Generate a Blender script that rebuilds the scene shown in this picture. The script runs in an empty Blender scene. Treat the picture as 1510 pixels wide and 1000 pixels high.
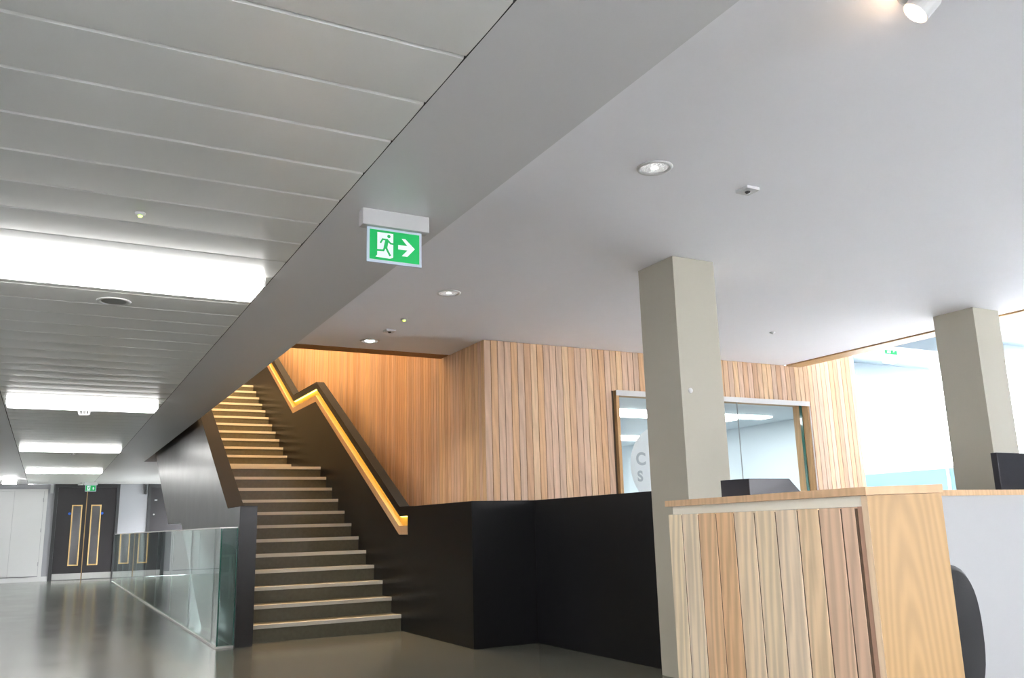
import bpy, bmesh, math, random
from mathutils import Matrix, Vector
random.seed(11)
S = bpy.context.scene
COL = S.collection

# ------------------------------------------------------------------ camera
cam_d = bpy.data.cameras.new('camera')
cam = bpy.data.objects.new('camera', cam_d); COL.objects.link(cam)
ROW = ((0.88278, -0.46906, -0.02592), (0.07780, 0.20040, -0.97662), (0.46329, 0.86013, 0.21341))
EYE = Vector((0, 0, 1.08))
rt, dn, fw = (Vector(r).normalized() for r in ROW)
cam.matrix_world = Matrix(((rt.x, -dn.x, -fw.x, EYE.x), (rt.y, -dn.y, -fw.y, EYE.y), (rt.z, -dn.z, -fw.z, EYE.z), (0, 0, 0, 1)))
cam_d.sensor_width = 36; cam_d.lens = 30.113; cam_d.clip_start = 0.05; cam_d.clip_end = 300
S.camera = cam

# ------------------------------------------------------------------ world, exposure
w = bpy.data.worlds.new('sky'); S.world = w; w.use_nodes = True
bg = w.node_tree.nodes['Background']
bg.inputs[0].default_value = (0.965, 0.965, 1.0, 1); bg.inputs[1].default_value = 13.0
S.view_settings.view_transform = 'Standard'; S.view_settings.look = 'None'
S.view_settings.gamma = 1; S.view_settings.use_curve_mapping = False
S.view_settings.exposure = 1.76

# ------------------------------------------------------------------ materials
def srgb(r, g, b):
    f = lambda c: (c/255/12.92) if c/255 <= 0.04045 else ((c/255+0.055)/1.055)**2.4
    return (f(r), f(g), f(b), 1)
def pmat(name, col, rough=0.5, metal=0.0, noise=0.0, nscale=8, bump=0.0, bscale=60, emit=None, estr=0, coat=0, spec=0.5, rvar=0.0):
    m = bpy.data.materials.new(name); m.use_nodes = True
    nt = m.node_tree; N = nt.nodes; L = nt.links; b = N['Principled BSDF']
    b.inputs['Base Color'].default_value = col if len(col) == 4 else (*col, 1)
    b.inputs['Roughness'].default_value = rough; b.inputs['Metallic'].default_value = metal
    b.inputs['Specular IOR Level'].default_value = spec
    b.inputs['Coat Weight'].default_value = coat
    tc = N.new('ShaderNodeTexCoord')
    if noise or rvar:
        t = N.new('ShaderNodeTexNoise'); t.inputs['Scale'].default_value = nscale; t.inputs['Detail'].default_value = 6
        L.new(tc.outputs['Object'], t.inputs['Vector'])
        if noise:
            r = N.new('ShaderNodeMapRange'); r.inputs['To Min'].default_value = 1-noise; r.inputs['To Max'].default_value = 1+noise
            L.new(t.outputs['Fac'], r.inputs['Value'])
            mx = N.new('ShaderNodeVectorMath'); mx.operation = 'SCALE'; mx.inputs[0].default_value = tuple(col)[:3]
            L.new(r.outputs[0], mx.inputs['Scale']); L.new(mx.outputs[0], b.inputs['Base Color'])
        if rvar:
            r = N.new('ShaderNodeMapRange'); r.inputs['To Min'].default_value = rough-rvar; r.inputs['To Max'].default_value = rough+rvar
            L.new(t.outputs['Fac'], r.inputs['Value']); L.new(r.outputs[0], b.inputs['Roughness'])
    if bump:
        t2 = N.new('ShaderNodeTexNoise'); t2.inputs['Scale'].default_value = bscale; t2.inputs['Detail'].default_value = 4
        L.new(tc.outputs['Object'], t2.inputs['Vector'])
        bp = N.new('ShaderNodeBump'); bp.inputs['Strength'].default_value = bump; bp.inputs['Distance'].default_value = 0.01
        L.new(t2.outputs['Fac'], bp.inputs['Height']); L.new(bp.outputs[0], b.inputs['Normal'])
    if emit:
        b.inputs['Emission Color'].default_value = (*emit[:3], 1); b.inputs['Emission Strength'].default_value = estr
    return m
def wood(name, col=None, rough=0.5, gscale=1.0, contrast=0.22, ring=False):
    """timber; col None takes each board's own object colour"""
    m = bpy.data.materials.new(name); m.use_nodes = True
    nt = m.node_tree; N = nt.nodes; L = nt.links; b = N['Principled BSDF']
    b.inputs['Roughness'].default_value = rough; b.inputs['Specular IOR Level'].default_value = 0.3
    oi = N.new('ShaderNodeObjectInfo'); tc = N.new('ShaderNodeTexCoord')
    off = N.new('ShaderNodeVectorMath'); off.operation = 'SCALE'; off.inputs[0].default_value = (37, 23, 51)
    L.new(oi.outputs['Random'], off.inputs['Scale'])
    add = N.new('ShaderNodeVectorMath'); L.new(tc.outputs['Object'], add.inputs[0])
    if ring: add.inputs[1].default_value = (-0.05, 0.06, -0.55)
    else: L.new(off.outputs[0], add.inputs[1])
    mp = N.new('ShaderNodeMapping'); mp.inputs['Scale'].default_value = (gscale, gscale, gscale*0.10)
    L.new(add.outputs[0], mp.inputs[0])
    wv = N.new('ShaderNodeTexWave'); wv.wave_type = 'RINGS' if ring else 'BANDS'
    if ring: wv.rings_direction = 'SPHERICAL'
    else: wv.bands_direction = 'DIAGONAL'
    wv.inputs['Scale'].default_value = 22 if ring else 9; wv.inputs['Distortion'].default_value = 4 if ring else 9; wv.inputs['Detail'].default_value = 2
    wv.inputs['Detail Scale'].default_value = 1.2
    L.new(mp.outputs[0], wv.inputs['Vector'])
    ns = N.new('ShaderNodeTexNoise'); ns.inputs['Scale'].default_value = 70; ns.inputs['Detail'].default_value = 5
    mp2 = N.new('ShaderNodeMapping'); mp2.inputs['Scale'].default_value = (1, 1, 0.03)
    L.new(add.outputs[0], mp2.inputs[0]); L.new(mp2.outputs[0], ns.inputs['Vector'])
    ad = N.new('ShaderNodeMath'); ad.operation = 'MULTIPLY_ADD'; ad.inputs[1].default_value = 0.55
    L.new(wv.outputs['Fac'], ad.inputs[0])
    n2 = N.new('ShaderNodeMath'); n2.operation = 'MULTIPLY'; n2.inputs[1].default_value = 0.45
    L.new(ns.outputs['Fac'], n2.inputs[0]); L.new(n2.outputs[0], ad.inputs[2])
    rng = N.new('ShaderNodeMapRange'); rng.inputs['From Min'].default_value = 0.1; rng.inputs['From Max'].default_value = 0.85
    rng.inputs['To Min'].default_value = 1-contrast; rng.inputs['To Max'].default_value = 1+contrast*0.55
    L.new(ad.outputs[0], rng.inputs['Value'])
    sc = N.new('ShaderNodeVectorMath'); sc.operation = 'SCALE'
    if col: sc.inputs[0].default_value = tuple(col)[:3]
    else: L.new(oi.outputs['Color'], sc.inputs[0])
    L.new(rng.outputs[0], sc.inputs['Scale']); L.new(sc.outputs[0], b.inputs['Base Color'])
    bp = N.new('ShaderNodeBump'); bp.inputs['Strength'].default_value = 0.12; bp.inputs['Distance'].default_value = 0.004
    L.new(ad.outputs[0], bp.inputs['Height']); L.new(bp.outputs[0], b.inputs['Normal'])
    return m
def glass(name, tint=(0.9, 0.96, 0.94), refl=0.04, rough=0.0):
    m = bpy.data.materials.new(name); m.use_nodes = True
    nt = m.node_tree; N = nt.nodes; L = nt.links; N.remove(N['Principled BSDF'])
    tr = N.new('ShaderNodeBsdfTransparent'); tr.inputs[0].default_value = (*tint, 1)
    gl = N.new('ShaderNodeBsdfGlossy'); gl.inputs['Roughness'].default_value = rough
    lw = N.new('ShaderNodeLayerWeight'); lw.inputs[0].default_value = 0.5
    pw = N.new('ShaderNodeMath'); pw.operation = 'POWER'; pw.inputs[1].default_value = 5; L.new(lw.outputs['Facing'], pw.inputs[0])
    ma = N.new('ShaderNodeMath'); ma.operation = 'MULTIPLY_ADD'; ma.inputs[1].default_value = 1-refl; ma.inputs[2].default_value = refl
    L.new(pw.outputs[0], ma.inputs[0])
    mx = N.new('ShaderNodeMixShader'); L.new(ma.outputs[0], mx.inputs[0]); L.new(tr.outputs[0], mx.inputs[1]); L.new(gl.outputs[0], mx.inputs[2])
    L.new(mx.outputs[0], N['Material Output'].inputs[0])
    return m
def lamp(name, col, s): return pmat(name, (0.9, 0.9, 0.9), 0.4, emit=col, estr=s)

M = {}
M['white'] = pmat('white plaster', (0.90, 0.90, 0.935), 0.75, noise=0.015, nscale=3, bump=0.02, bscale=120)
M['soffit'] = pmat('satin grey paint', (0.69, 0.69, 0.70), 0.38, noise=0.02, nscale=2)
M['panel'] = pmat('satin metal panel', (0.80, 0.81, 0.79), 0.33, metal=0.08, noise=0.02, nscale=2)
M['void'] = pmat('ceiling void', (0.55, 0.55, 0.53), 0.8)
M['gap'] = pmat('shadow gap', (0.02, 0.02, 0.02), 0.8)
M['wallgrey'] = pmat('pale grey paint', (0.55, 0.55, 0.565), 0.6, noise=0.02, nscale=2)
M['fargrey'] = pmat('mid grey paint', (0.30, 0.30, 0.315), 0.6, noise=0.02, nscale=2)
M['cup'] = pmat('white laminate', (0.60, 0.595, 0.585), 0.45, noise=0.01)
M['black'] = pmat('black lacquer', (0.006, 0.006, 0.007), 0.32, noise=0.1, nscale=5, spec=0.35)
M['steel_black'] = pmat('dark steel cladding', (0.034, 0.033, 0.034), 0.33, metal=0.0, noise=0.08, nscale=3, spec=0.3, rvar=0.04)
M['floor'] = pmat('polished screed', (0.122, 0.126, 0.108), 0.18, noise=0.22, nscale=2.2, bump=0.03, bscale=9, rvar=0.05)
M['step'] = pmat('terrazzo step', (0.105, 0.095, 0.062), 0.45, noise=0.3, nscale=26, bump=0.03, bscale=200)
M['nosing'] = pmat('pale nosing strip', (0.62, 0.59, 0.52), 0.5, noise=0.04, nscale=30)
M['column'] = pmat('stone grey paint', (0.465, 0.44, 0.36), 0.55, noise=0.015, nscale=3)
M['larch'] = wood('larch board', None, 0.5, 1.0, 0.13)
M['larch_back'] = pmat('larch joint', (0.10, 0.06, 0.035), 0.8)
M['ash'] = wood('ash desk board', None, 0.45, 1.3, 0.22)
M['oak'] = wood('oak end panel', srgb(176, 141, 94), 0.4, 1.0, 0.14, ring=True)
M['oak_cap'] = wood('oak cap', srgb(206, 170, 132), 0.45, 1.6, 0.12)
M['revealwood'] = wood('pinkish reveal timber', srgb(176, 140, 118), 0.5, 1.0, 0.1)
M['postwood'] = wood('pale post timber', srgb(222, 196, 164), 0.5, 1.0, 0.1)
M['capstrip'] = pmat('cream strip', srgb(226, 220, 204), 0.5)
M['lining'] = pmat('lining with painted glow', srgb(236, 196, 96), 0.5)  # yellow of the strip's light put into the timber colour
M['rail'] = wood('oak handrail', srgb(212, 178, 140), 0.4, 2.0, 0.12)
M['trimwood'] = wood('larch trim', srgb(194, 156, 108), 0.5, 1.0, 0.15)
M['brownsoffit'] = wood('brown timber lining', srgb(150, 105, 62), 0.5, 1.0, 0.15)
M['glass'] = glass('balustrade glass', (0.80, 0.90, 0.87), 0.045)
M['gedge'] = pmat('green glass edge', (0.04, 0.16, 0.12), 0.1, coat=0.5)
M['pane'] = glass('window glass', (0.95, 0.955, 0.96), 0.05)
M['bluepane'] = pmat('pale blue spandrel panel', (0.16, 0.29, 0.39), 0.3)
M['steel'] = pmat('brushed steel', (0.62, 0.62, 0.60), 0.32, metal=0.9, noise=0.03, nscale=20)
M['capmetal'] = pmat('pale metal channel', (0.74, 0.72, 0.69), 0.35, metal=0.3)
M['doordark'] = pmat('charcoal door laminate', (0.022, 0.020, 0.022), 0.4, noise=0.06)
M['doorframe'] = pmat('dark door frame', (0.035, 0.036, 0.038), 0.45)
M['beech'] = pmat('beech bead', srgb(214, 180, 120), 0.45, noise=0.05)
M['brass'] = pmat('brass edge strip', srgb(170, 140, 95), 0.4, metal=0.4)
M['blue'] = pmat('blue sign', srgb(40, 100, 200), 0.4)
M['plastic'] = pmat('white plastic', (0.66, 0.66, 0.655), 0.4)
M['signbody'] = pmat('grey sign housing', (0.50, 0.50, 0.50), 0.45)
M['greyplastic'] = pmat('grey plastic', (0.35, 0.36, 0.36), 0.5)
M['lens'] = pmat('dark lens', (0.05, 0.05, 0.05), 0.2)
M['reflector'] = pmat('faceted reflector', (0.85, 0.87, 0.88), 0.25, metal=0.4, noise=0.3, nscale=60, bump=1.0, bscale=120, emit=(1, 1, 1), estr=0.10)  # slight glow put in for lamplight caught by the facets
M['tube'] = lamp('linear light diffuser', (1.0, 0.985, 0.96), 5.0)
M['dl'] = lamp('downlight lamp', (1.0, 0.98, 0.93), 9.0)
M['dl_s'] = lamp('dim downlight lamp', (1.0, 0.98, 0.95), 1.2)
M['dl_w'] = lamp('warm lamp', (1.0, 0.85, 0.65), 5.0)
M['led_y'] = lamp('handrail light strip', (1.0, 0.74, 0.14), 1.5)
M['led_g'] = lamp('green indicator', (0.55, 0.9, 0.05), 1.2)
M['warmstrip'] = lamp('warm stairwell light', (1.0, 0.68, 0.35), 36.0)
M['sgreen'] = pmat('sign green', srgb(0, 150, 75), 0.35, emit=srgb(0, 168, 84)[:3], estr=0.16)
M['swhite'] = pmat('sign white', (0.66, 0.70, 0.76), 0.35, emit=(0.85, 0.9, 1.0), estr=0.08)
M['acrylic'] = pmat('clear acrylic edge', (0.50, 0.57, 0.66), 0.15, emit=(0.6, 0.7, 0.95), estr=0.03)
M['decal'] = pmat('frosted film', (0.55, 0.60, 0.61), 0.6)
M['decaltxt'] = pmat('grey film lettering', (0.30, 0.34, 0.36), 0.6)
M['chair'] = pmat('black chair fabric', (0.010, 0.010, 0.011), 0.7, bump=0.15, bscale=300)
M['chairplastic'] = pmat('black nylon', (0.015, 0.015, 0.016), 0.4)
M['device'] = pmat('black plastic', (0.022, 0.021, 0.026), 0.35)
M['screenpanel'] = pmat('white desk panel', (0.46, 0.465, 0.47), 0.5, noise=0.01)
M['worktop'] = pmat('pale worktop', (0.6, 0.58, 0.54), 0.5)
M['ground'] = pmat('pale paving', (0.55, 0.56, 0.56), 0.8, noise=0.1, nscale=3)
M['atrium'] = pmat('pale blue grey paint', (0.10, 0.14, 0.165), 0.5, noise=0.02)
M['roomwall'] = pmat('pale office paint', (0.70, 0.77, 0.80), 0.6)
M['roomlamp'] = lamp('office light', (0.95, 1.0, 1.0), 7.0)
M['carpet'] = pmat('grey carpet', (0.2, 0.21, 0.22), 0.9, noise=0.2, nscale=60)

# ------------------------------------------------------------------ helpers
def b_box(bm, x0, x1, y0, y1, z0, z1):
    v = [bm.verts.new((x, y, z)) for z in (z0, z1) for y in (y0, y1) for x in (x0, x1)]
    for f in ((0, 2, 3, 1), (4, 5, 7, 6), (0, 1, 5, 4), (2, 6, 7, 3), (1, 3, 7, 5), (0, 4, 6, 2)):
        bm.faces.new([v[i] for i in f])
def b_prism(bm, poly, axis, lo, hi):
    """poly in the two remaining axes (x: (y,z), y: (x,z), z: (x,y)), extruded from lo to hi"""
    def P(p, t): return (t, p[0], p[1]) if axis == 'x' else ((p[0], t, p[1]) if axis == 'y' else (p[0], p[1], t))
    a = [bm.verts.new(P(p, lo)) for p in poly]; c = [bm.verts.new(P(p, hi)) for p in poly]; n = len(poly)
    bm.faces.new(a); bm.faces.new(list(reversed(c)))
    for i in range(n): bm.faces.new((a[i], c[i], c[(i+1) % n], a[(i+1) % n]))
def b_lathe(bm, prof, c=(0, 0, 0), n=24, close=False):
    """prof list of (r,z) about the z axis"""
    rings = []
    for r, z in prof:
        if r < 1e-6: rings.append([bm.verts.new((c[0], c[1], c[2]+z))])
        else: rings.append([bm.verts.new((c[0]+r*math.cos(2*math.pi*k/n), c[1]+r*math.sin(2*math.pi*k/n), c[2]+z)) for k in range(n)])
    for a, b in zip(rings, rings[1:]):
        for k in range(n):
            q = [a[k % len(a)], a[(k+1) % len(a)], b[(k+1) % len(b)], b[k % len(b)]]
            u = []
            for x in q:
                if x not in u: u.append(x)
            if len(u) > 2: bm.faces.new(u)
def b_cyl(bm, p, q, r, n=14, r2=None):
    p = Vector(p); q = Vector(q); d = (q-p).normalized(); r2 = r if r2 is None else r2
    a = d.orthogonal().normalized(); b = d.cross(a)
    A = [bm.verts.new(p+(a*math.cos(t)+b*math.sin(t))*r) for t in [2*math.pi*k/n for k in range(n)]]
    B = [bm.verts.new(q+(a*math.cos(t)+b*math.sin(t))*r2) for t in [2*math.pi*k/n for k in range(n)]]
    bm.faces.new(list(reversed(A))); bm.faces.new(B)
    for k in range(n): bm.faces.new((A[k], A[(k+1) % n], B[(k+1) % n], B[k]))
def finish(name, bm, mat, parent=None, smooth=False, bevel=0.0):
    if bevel: bmesh.ops.bevel(bm, geom=bm.edges[:], offset=bevel, segments=2, profile=0.7, affect='EDGES')
    bmesh.ops.recalc_face_normals(bm, faces=bm.faces)
    me = bpy.data.meshes.new(name); bm.to_mesh(me); bm.free()
    if smooth:
        for p in me.polygons: p.use_smooth = True
    me.materials.append(M[mat] if isinstance(mat, str) else mat)
    o = bpy.data.objects.new(name, me); COL.objects.link(o)
    if parent: o.parent = parent; o.matrix_parent_inverse = Matrix.Identity(4)
    return o
def box(name, x0, x1, y0, y1, z0, z1, mat, parent=None, bevel=0.0):
    """a box whose object origin sits at its base centre (in the parent's space)"""
    bm = bmesh.new(); cx, cy = (x0+x1)/2, (y0+y1)/2
    b_box(bm, x0-cx, x1-cx, y0-cy, y1-cy, 0, z1-z0)
    o = finish(name, bm, mat, parent, bevel=bevel); o.location = (cx, cy, z0)
    return o
def boxes(name, lst, mat, parent=None, bevel=0.0):
    bm = bmesh.new()
    for q in lst: b_box(bm, *q)
    return finish(name, bm, mat, parent, bevel=bevel)
def prism(name, poly, axis, lo, hi, mat, parent=None):
    bm = bmesh.new(); b_prism(bm, poly, axis, lo, hi); return finish(name, bm, mat, parent)
def lathe(name, prof, mat, parent=None, c=(0, 0, 0), n=24, smooth=True):
    bm = bmesh.new(); b_lathe(bm, prof, (0, 0, 0), n); o = finish(name, bm, mat, parent, smooth); o.location = c; return o
def struct(o): o['kind'] = 'structure'; return o
def tag(o, label, cat, group=None):
    o['label'] = label; o['category'] = cat
    if group: o['group'] = group
    return o
def thing(name, label, cat, loc=(0, 0, 0), group=None):
    o = bpy.data.objects.new(name, None); COL.objects.link(o); o.location = loc; o.empty_display_size = 0.1
    return tag(o, label, cat, group)
def copy_tree(o, parent=None):
    c = o.copy(); COL.objects.link(c); c.parent = parent
    for ch in list(o.children): copy_tree(ch, c)
    return c
def instance(src, name, loc, parent, color=None):
    o = bpy.data.objects.new(name, src); COL.objects.link(o); o.location = loc; o.parent = parent
    if color: o.color = color
    return o

# ------------------------------------------------------------------ key levels
ZM, ZC, ZU = 2.48, 3.042, 4.008          # metal ceiling, white ceiling, upper floor
YF = 25.95                               # far wall
RISE, GO = 0.167, 0.302
XL, XR = 1.87, 3.50                      # clear stair width

# ------------------------------------------------------------------ floor and shell
struct(box('floor', -2.5, 17.2, -6.2, 31, -0.3, 0, 'floor'))
struct(boxes('wall_left', [(-2.6, -2.4, -6, -4.2, 0, ZM+1.5), (-2.6, -2.4, -2.0, YF, 0, ZM+1.5)], 'wallgrey'))
struct(box('wall_back', -2.6, 2.4, -6.2, -6.0, 0, ZC, 'wallgrey'))
# metal strip ceiling over the corridor
ceil_m = struct(box('ceiling_corridor', -0.50, 1.02, -6, YF, ZM+0.016, ZM+0.2, 'void'))
PW = 0.3215
bm = bmesh.new()
prof = [(0.0, 0.012), (0.009, 0.0005), (0.05, -0.0006), (0.11, -0.0014), (0.1607, -0.0017), (0.21, -0.0014), (0.27, -0.0006), (0.3125, 0.0005), (0.3215, 0.012)]
a = [bm.verts.new((-0.49, y, z)) for y, z in prof]; c = [bm.verts.new((1.0165, y, z)) for y, z in prof]
for i in range(len(prof)-1): bm.faces.new((a[i], a[i+1], c[i+1], c[i]))
t0, t1, t2, t3 = (bm.verts.new(p) for p in ((-0.49, 0, 0.0155), (1.0165, 0, 0.0155), (1.0165, 0.3215, 0.0155), (-0.49, 0.3215, 0.0155)))
bm.faces.new((t0, t1, t2, t3)); bm.faces.new((a[0], c[0], t1, t0)); bm.faces.new((a[-1], t3, t2, c[-1]))
bm.faces.new(a+[t3, t0]); bm.faces.new(list(reversed(c))+[t1, t2])
o = finish('ceiling_panel', bm, 'panel', ceil_m); pm = o.data
# the panels are children of the ceiling, whose origin is at its base centre
for p in pm.polygons:
    if 0 < p.index < 7: p.use_smooth = True
for e in pm.edges:
    ys_ = [pm.vertices[v].co.y for v in e.vertices]
    if all(abs(v-0.009) < 1e-4 for v in ys_) or all(abs(v-0.3125) < 1e-4 for v in ys_): e.use_edge_sharp = True
cl = ceil_m.location
def loc_in(parent, p): return Vector(p)-parent.location
y = 2.144-PW*25; first = True
while y+PW < YF:
    if first: o.location = loc_in(ceil_m, (0, y, ZM)); first = False
    else: instance(pm, 'ceiling_panel', loc_in(ceil_m, (0, y, ZM)), ceil_m)
    y += PW
struct(box('ceiling_bulkhead', 1.0205, 1.575, -6, 18.04, ZM, ZC+0.9, 'soffit'))
struct(box('ceiling_side', -2.6, -0.4965, -6, YF, ZM, ZM+0.3, 'soffit'))
struct(box('ceiling_end', 1.022, 4.1, 18.04, YF+0.2, ZM, ZU, 'soffit'))
struct(box('trim_1', 1.0165, 1.0205, -6, YF, ZM-0.001, ZM+0.015, 'gap'))
struct(box('trim_2', -0.4965, -0.4905, -6, YF, ZM-0.001, ZM+0.015, 'gap'))
# white ceiling on the right, stair opening behind its edge
struct(boxes('ceiling_main', [(1.576, 8.36, -6, 8.95, ZC, ZU), (4.1, 8.36, 8.95, 18, ZC, ZU), (8.36, 8.64, -6, 8.2, ZC+0.06, ZU)], 'white'))
struct(box('trim_3', 8.385, 8.64, -6, 8.03, ZC-0.012, ZC+0.059, 'trimwood'))
struct(box('trim_4', 1.58, 3.975, 8.952, 9.17, ZC-0.004, ZU, 'brownsoffit'))
# stairwell upper walls
struct(boxes('wall_stairwell', [(1.475, 1.575, 8.95, 22, ZC+0.9, 6.9), (1.475, 4.1, 8.95, 9.15, ZU, 6.9), (1.475, 4.1, 22, 22.2, ZU, 6.9)], 'wallgrey'))
struct(box('ceiling_stairwell', 1.4, 4.2, 8.9, 22.2, 6.9, 7.1, 'white'))
struct(box('floor_upper', 1.58, 3.97, 17.93, 22, ZM+0.5, ZU, 'step'))

# ------------------------------------------------------------------ far wall and its doors
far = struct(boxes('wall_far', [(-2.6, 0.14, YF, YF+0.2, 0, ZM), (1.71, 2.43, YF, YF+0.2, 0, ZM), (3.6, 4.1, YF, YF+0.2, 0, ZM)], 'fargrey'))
struct(boxes('baseboard_far', [(-2.6, 0.13, YF-0.02, YF, 0, 0.12), (1.72, 2.42, YF-0.02, YF, 0, 0.12)], 'cup'))
cup = thing('cupboard', 'white built-in cupboard with tall flush doors beside the charcoal double doors', 'cupboard', (-0.9, YF, 0.14))
def cpart(n, x0, x1, y0, y1, z0, z1, m, par=None):
    o = box(n, x0+0.9, x1+0.9, y0-YF, y1-YF, z0-0.14, z1-0.14, m, cup)
    return o
boxes('frame', [(-1.55, 0.88, -0.03, 0, 2.16, 2.21), (0.80, 0.88, -0.03, 0, -0.02, 2.16)], 'cup', cup)
for x0, x1, hs in ((-2.10, -1.452, 1), (-1.446, -0.783, -1), (-0.777, -0.106, 1)):
    d = cpart('door', x0, x1, YF-0.045, YF-0.02, 0.14, 2.297, 'cup')
    cx = -x0+(-0.9)+0
    kx = (x0+0.06 if hs > 0 else x1-0.06) - (x0+x1)/2
    bm = bmesh.new(); b_cyl(bm, (kx, -0.012, 0.765), (kx, -0.05, 0.765), 0.018, 12); finish('knob', bm, 'steel', d)
    hx = (x1-0.008 if hs > 0 else x0+0.008) - (x0+x1)/2
    for hz in (0.25, 1.1, 1.88):
        boxes('hinge', [(hx-0.008, hx+0.008, -0.02, -0.012, hz, hz+0.10)], 'greyplastic', d)

def fire_door(name, label, x0, x1, leaves):
    t = struct(thing(name, label, 'door', ((x0+x1)/2, YF, 0))); del t['category']
    X = (x0+x1)/2
    boxes('door_frame', [(x0-X, x0-X+0.075, -0.03, 0.15, 0, ZM-0.002), (x1-X-0.075, x1-X, -0.03, 0.15, 0, ZM-0.002), (x0-X+0.075, x1-X-0.075, -0.03, 0.15, 2.39, ZM-0.002)], 'doorframe', t)
    for lx0, lx1, px0, px1 in leaves:
        if px0 is None:
            lf = boxes('door_leaf', [(lx0-X, lx1-X, 0, 0.05, 0.006, 2.388)], 'doordark', t); continue
        z0, z1 = 0.39, 1.90
        lf = boxes('door_leaf', [(lx0-X, px0-X, 0, 0.05, 0.006, 2.388), (px1-X, lx1-X, 0, 0.05, 0.006, 2.388), (px0-X, px1-X, 0, 0.05, 0.006, z0), (px0-X, px1-X, 0, 0.05, z1, 2.388)], 'doordark', t)
        boxes('vision_pane', [(px0-X, px1-X, 0.02, 0.028, z0, z1)], 'pane', lf)
        bw = 0.03; a0, a1 = px0-X, px1-X
        boxes('beading', [(a0-bw, a0, -0.012, 0.02, z0-bw, z1+bw), (a1, a1+bw, -0.012, 0.02, z0-bw, z1+bw), (a0, a1, -0.012, 0.02, z0-bw, z0), (a0, a1, -0.012, 0.02, z1, z1+bw)], 'beech', lf)
        boxes('kick_plate', [(lx0-X+0.01, lx1-X-0.01, -0.004, 0, 0.015, 0.17)], 'steel', lf)
        sx = (px0-0.075 if px0 < 0.9 else px1+0.055)-X
        bm = bmesh.new(); b_cyl(bm, (sx, -0.001, 1.705), (sx, -0.006, 1.705), 0.035, 20); finish('mandatory_sign', bm, 'blue', lf)
        ex = lx1-X if px0 < 0.9 else lx0-X
        if px0 < 0.9: boxes('edge_strip', [(ex-0.016, ex+0.004, -0.010, 0, 0.01, 2.388)], 'brass', lf)
    return t
fire_door('door_1', 'charcoal double doors with two slim beech-trimmed vision panels and steel kick plates', 0.14, 1.71, [(0.217, 0.919, 0.60, 0.79), (0.923, 1.633, 1.06, 1.25)])
d2 = fire_door('door_2', 'dark single door with a small round steel knob, half hidden behind the stair', 2.43, 3.60, [(2.507, 3.523, None, None)])
bm = bmesh.new(); b_cyl(bm, (2.60-3.015, 0, 1.65), (2.60-3.015, -0.04, 1.65), 0.022, 14); finish('knob', bm, 'steel', d2)
boxes('sign_plate', [(2.60-3.015, 2.67-3.015, -0.006, 0, 2.02, 2.06)], 'greyplastic', d2)
tag(box('door_holder', 0.03, 0.10, YF-0.10, YF-0.001, 2.24, 2.46, 'greyplastic', bevel=0.006), 'grey door release box on the wall between cupboard and double doors', 'door release')
tag(box('door_holder', 2.33, 2.39, YF-0.09, YF-0.001, 2.20, 2.46, 'doorframe', bevel=0.006), 'dark slim door release box on the wall beside the dark single door', 'door release')
# corridor beyond the double doors
struct(boxes('wall_beyond', [(-0.4, -0.3, YF+0.2, 31, 0, 2.5), (2.2, 2.3, YF+0.2, 31, 0, 2.5), (-0.4, 2.3, 31, 31.1, 0, 2.5)], 'wallgrey'))
struct(box('ceiling_beyond', -0.4, 2.3, YF+0.2, 31, 2.5, 2.6, 'white'))
t = thing('ceiling_light', 'bright square ceiling light in the corridor behind the double doors', 'ceiling light', (0.95, 28.3, 2.5))
boxes('diffuser', [(-0.3, 0.3, -0.3, 0.3, -0.03, 0)], 'tube', t)

# ------------------------------------------------------------------ wood-clad walls
PAL = [srgb(*c) for c in ((214, 178, 142), (206, 166, 130), (222, 190, 152), (192, 152, 118), (212, 180, 156), (184, 148, 120), (224, 190, 146), (204, 172, 148), (212, 168, 124), (198, 170, 148), (216, 184, 160))]
_m = [sum(c[i] for c in PAL)/len(PAL) for i in range(3)]
PAL = [tuple(c[i]*0.68+_m[i]*0.32 for i in range(3))+(1,) for c in PAL]
def board(w_, h_, axis):
    bm = bmesh.new(); c_ = 0.003; d = 0.018
    g_ = 0.003; c_ = 0.0015
    P = [(g_, d), (g_, c_), (g_+c_, 0), (w_-g_-c_, 0), (w_-g_, c_), (w_-g_, d)]
    if axis == 'x': b_prism(bm, [(u, v) for u, v in P], 'z', 0, h_)          # board faces -Y, runs along X
    else: b_prism(bm, [(v, u) for u, v in P], 'z', 0, h_)                    # board faces -X, runs along Y
    bmesh.ops.recalc_face_normals(bm, faces=bm.faces)
    me = bpy.data.meshes.new('plank'); bm.to_mesh(me); bm.free(); me.materials.append(M['larch']); return me
WX0, WX1, WZ0, WZ1 = 5.65, 8.69, 0.9, 2.54                 # window opening
FX0, FX1 = 3.98, 9.66
wf = struct(boxes('wall_front', [(FX0+0.02, WX0, 8.05, 8.25, 0, ZC), (WX1, FX1, 8.05, 8.25, 0, ZC-0.02), (8.66, FX1, 8.05, 8.25, ZC-0.02, 4.2), (WX0, 8.66, 8.05, 8.25, WZ1, ZC-0.02), (WX0, WX1, 8.05, 8.25, 0, WZ0)], 'larch_back'))
BW = 0.0811
full, tall, above, below = board(BW, ZC-0.004, 'x'), board(BW, 4.2, 'x'), board(BW, ZC-0.004-WZ1-0.03, 'x'), board(BW, WZ0-0.03, 'x')
talla = board(BW, 4.2-WZ1-0.03, 'x')
n = int((FX1-FX0)/BW)
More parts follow.
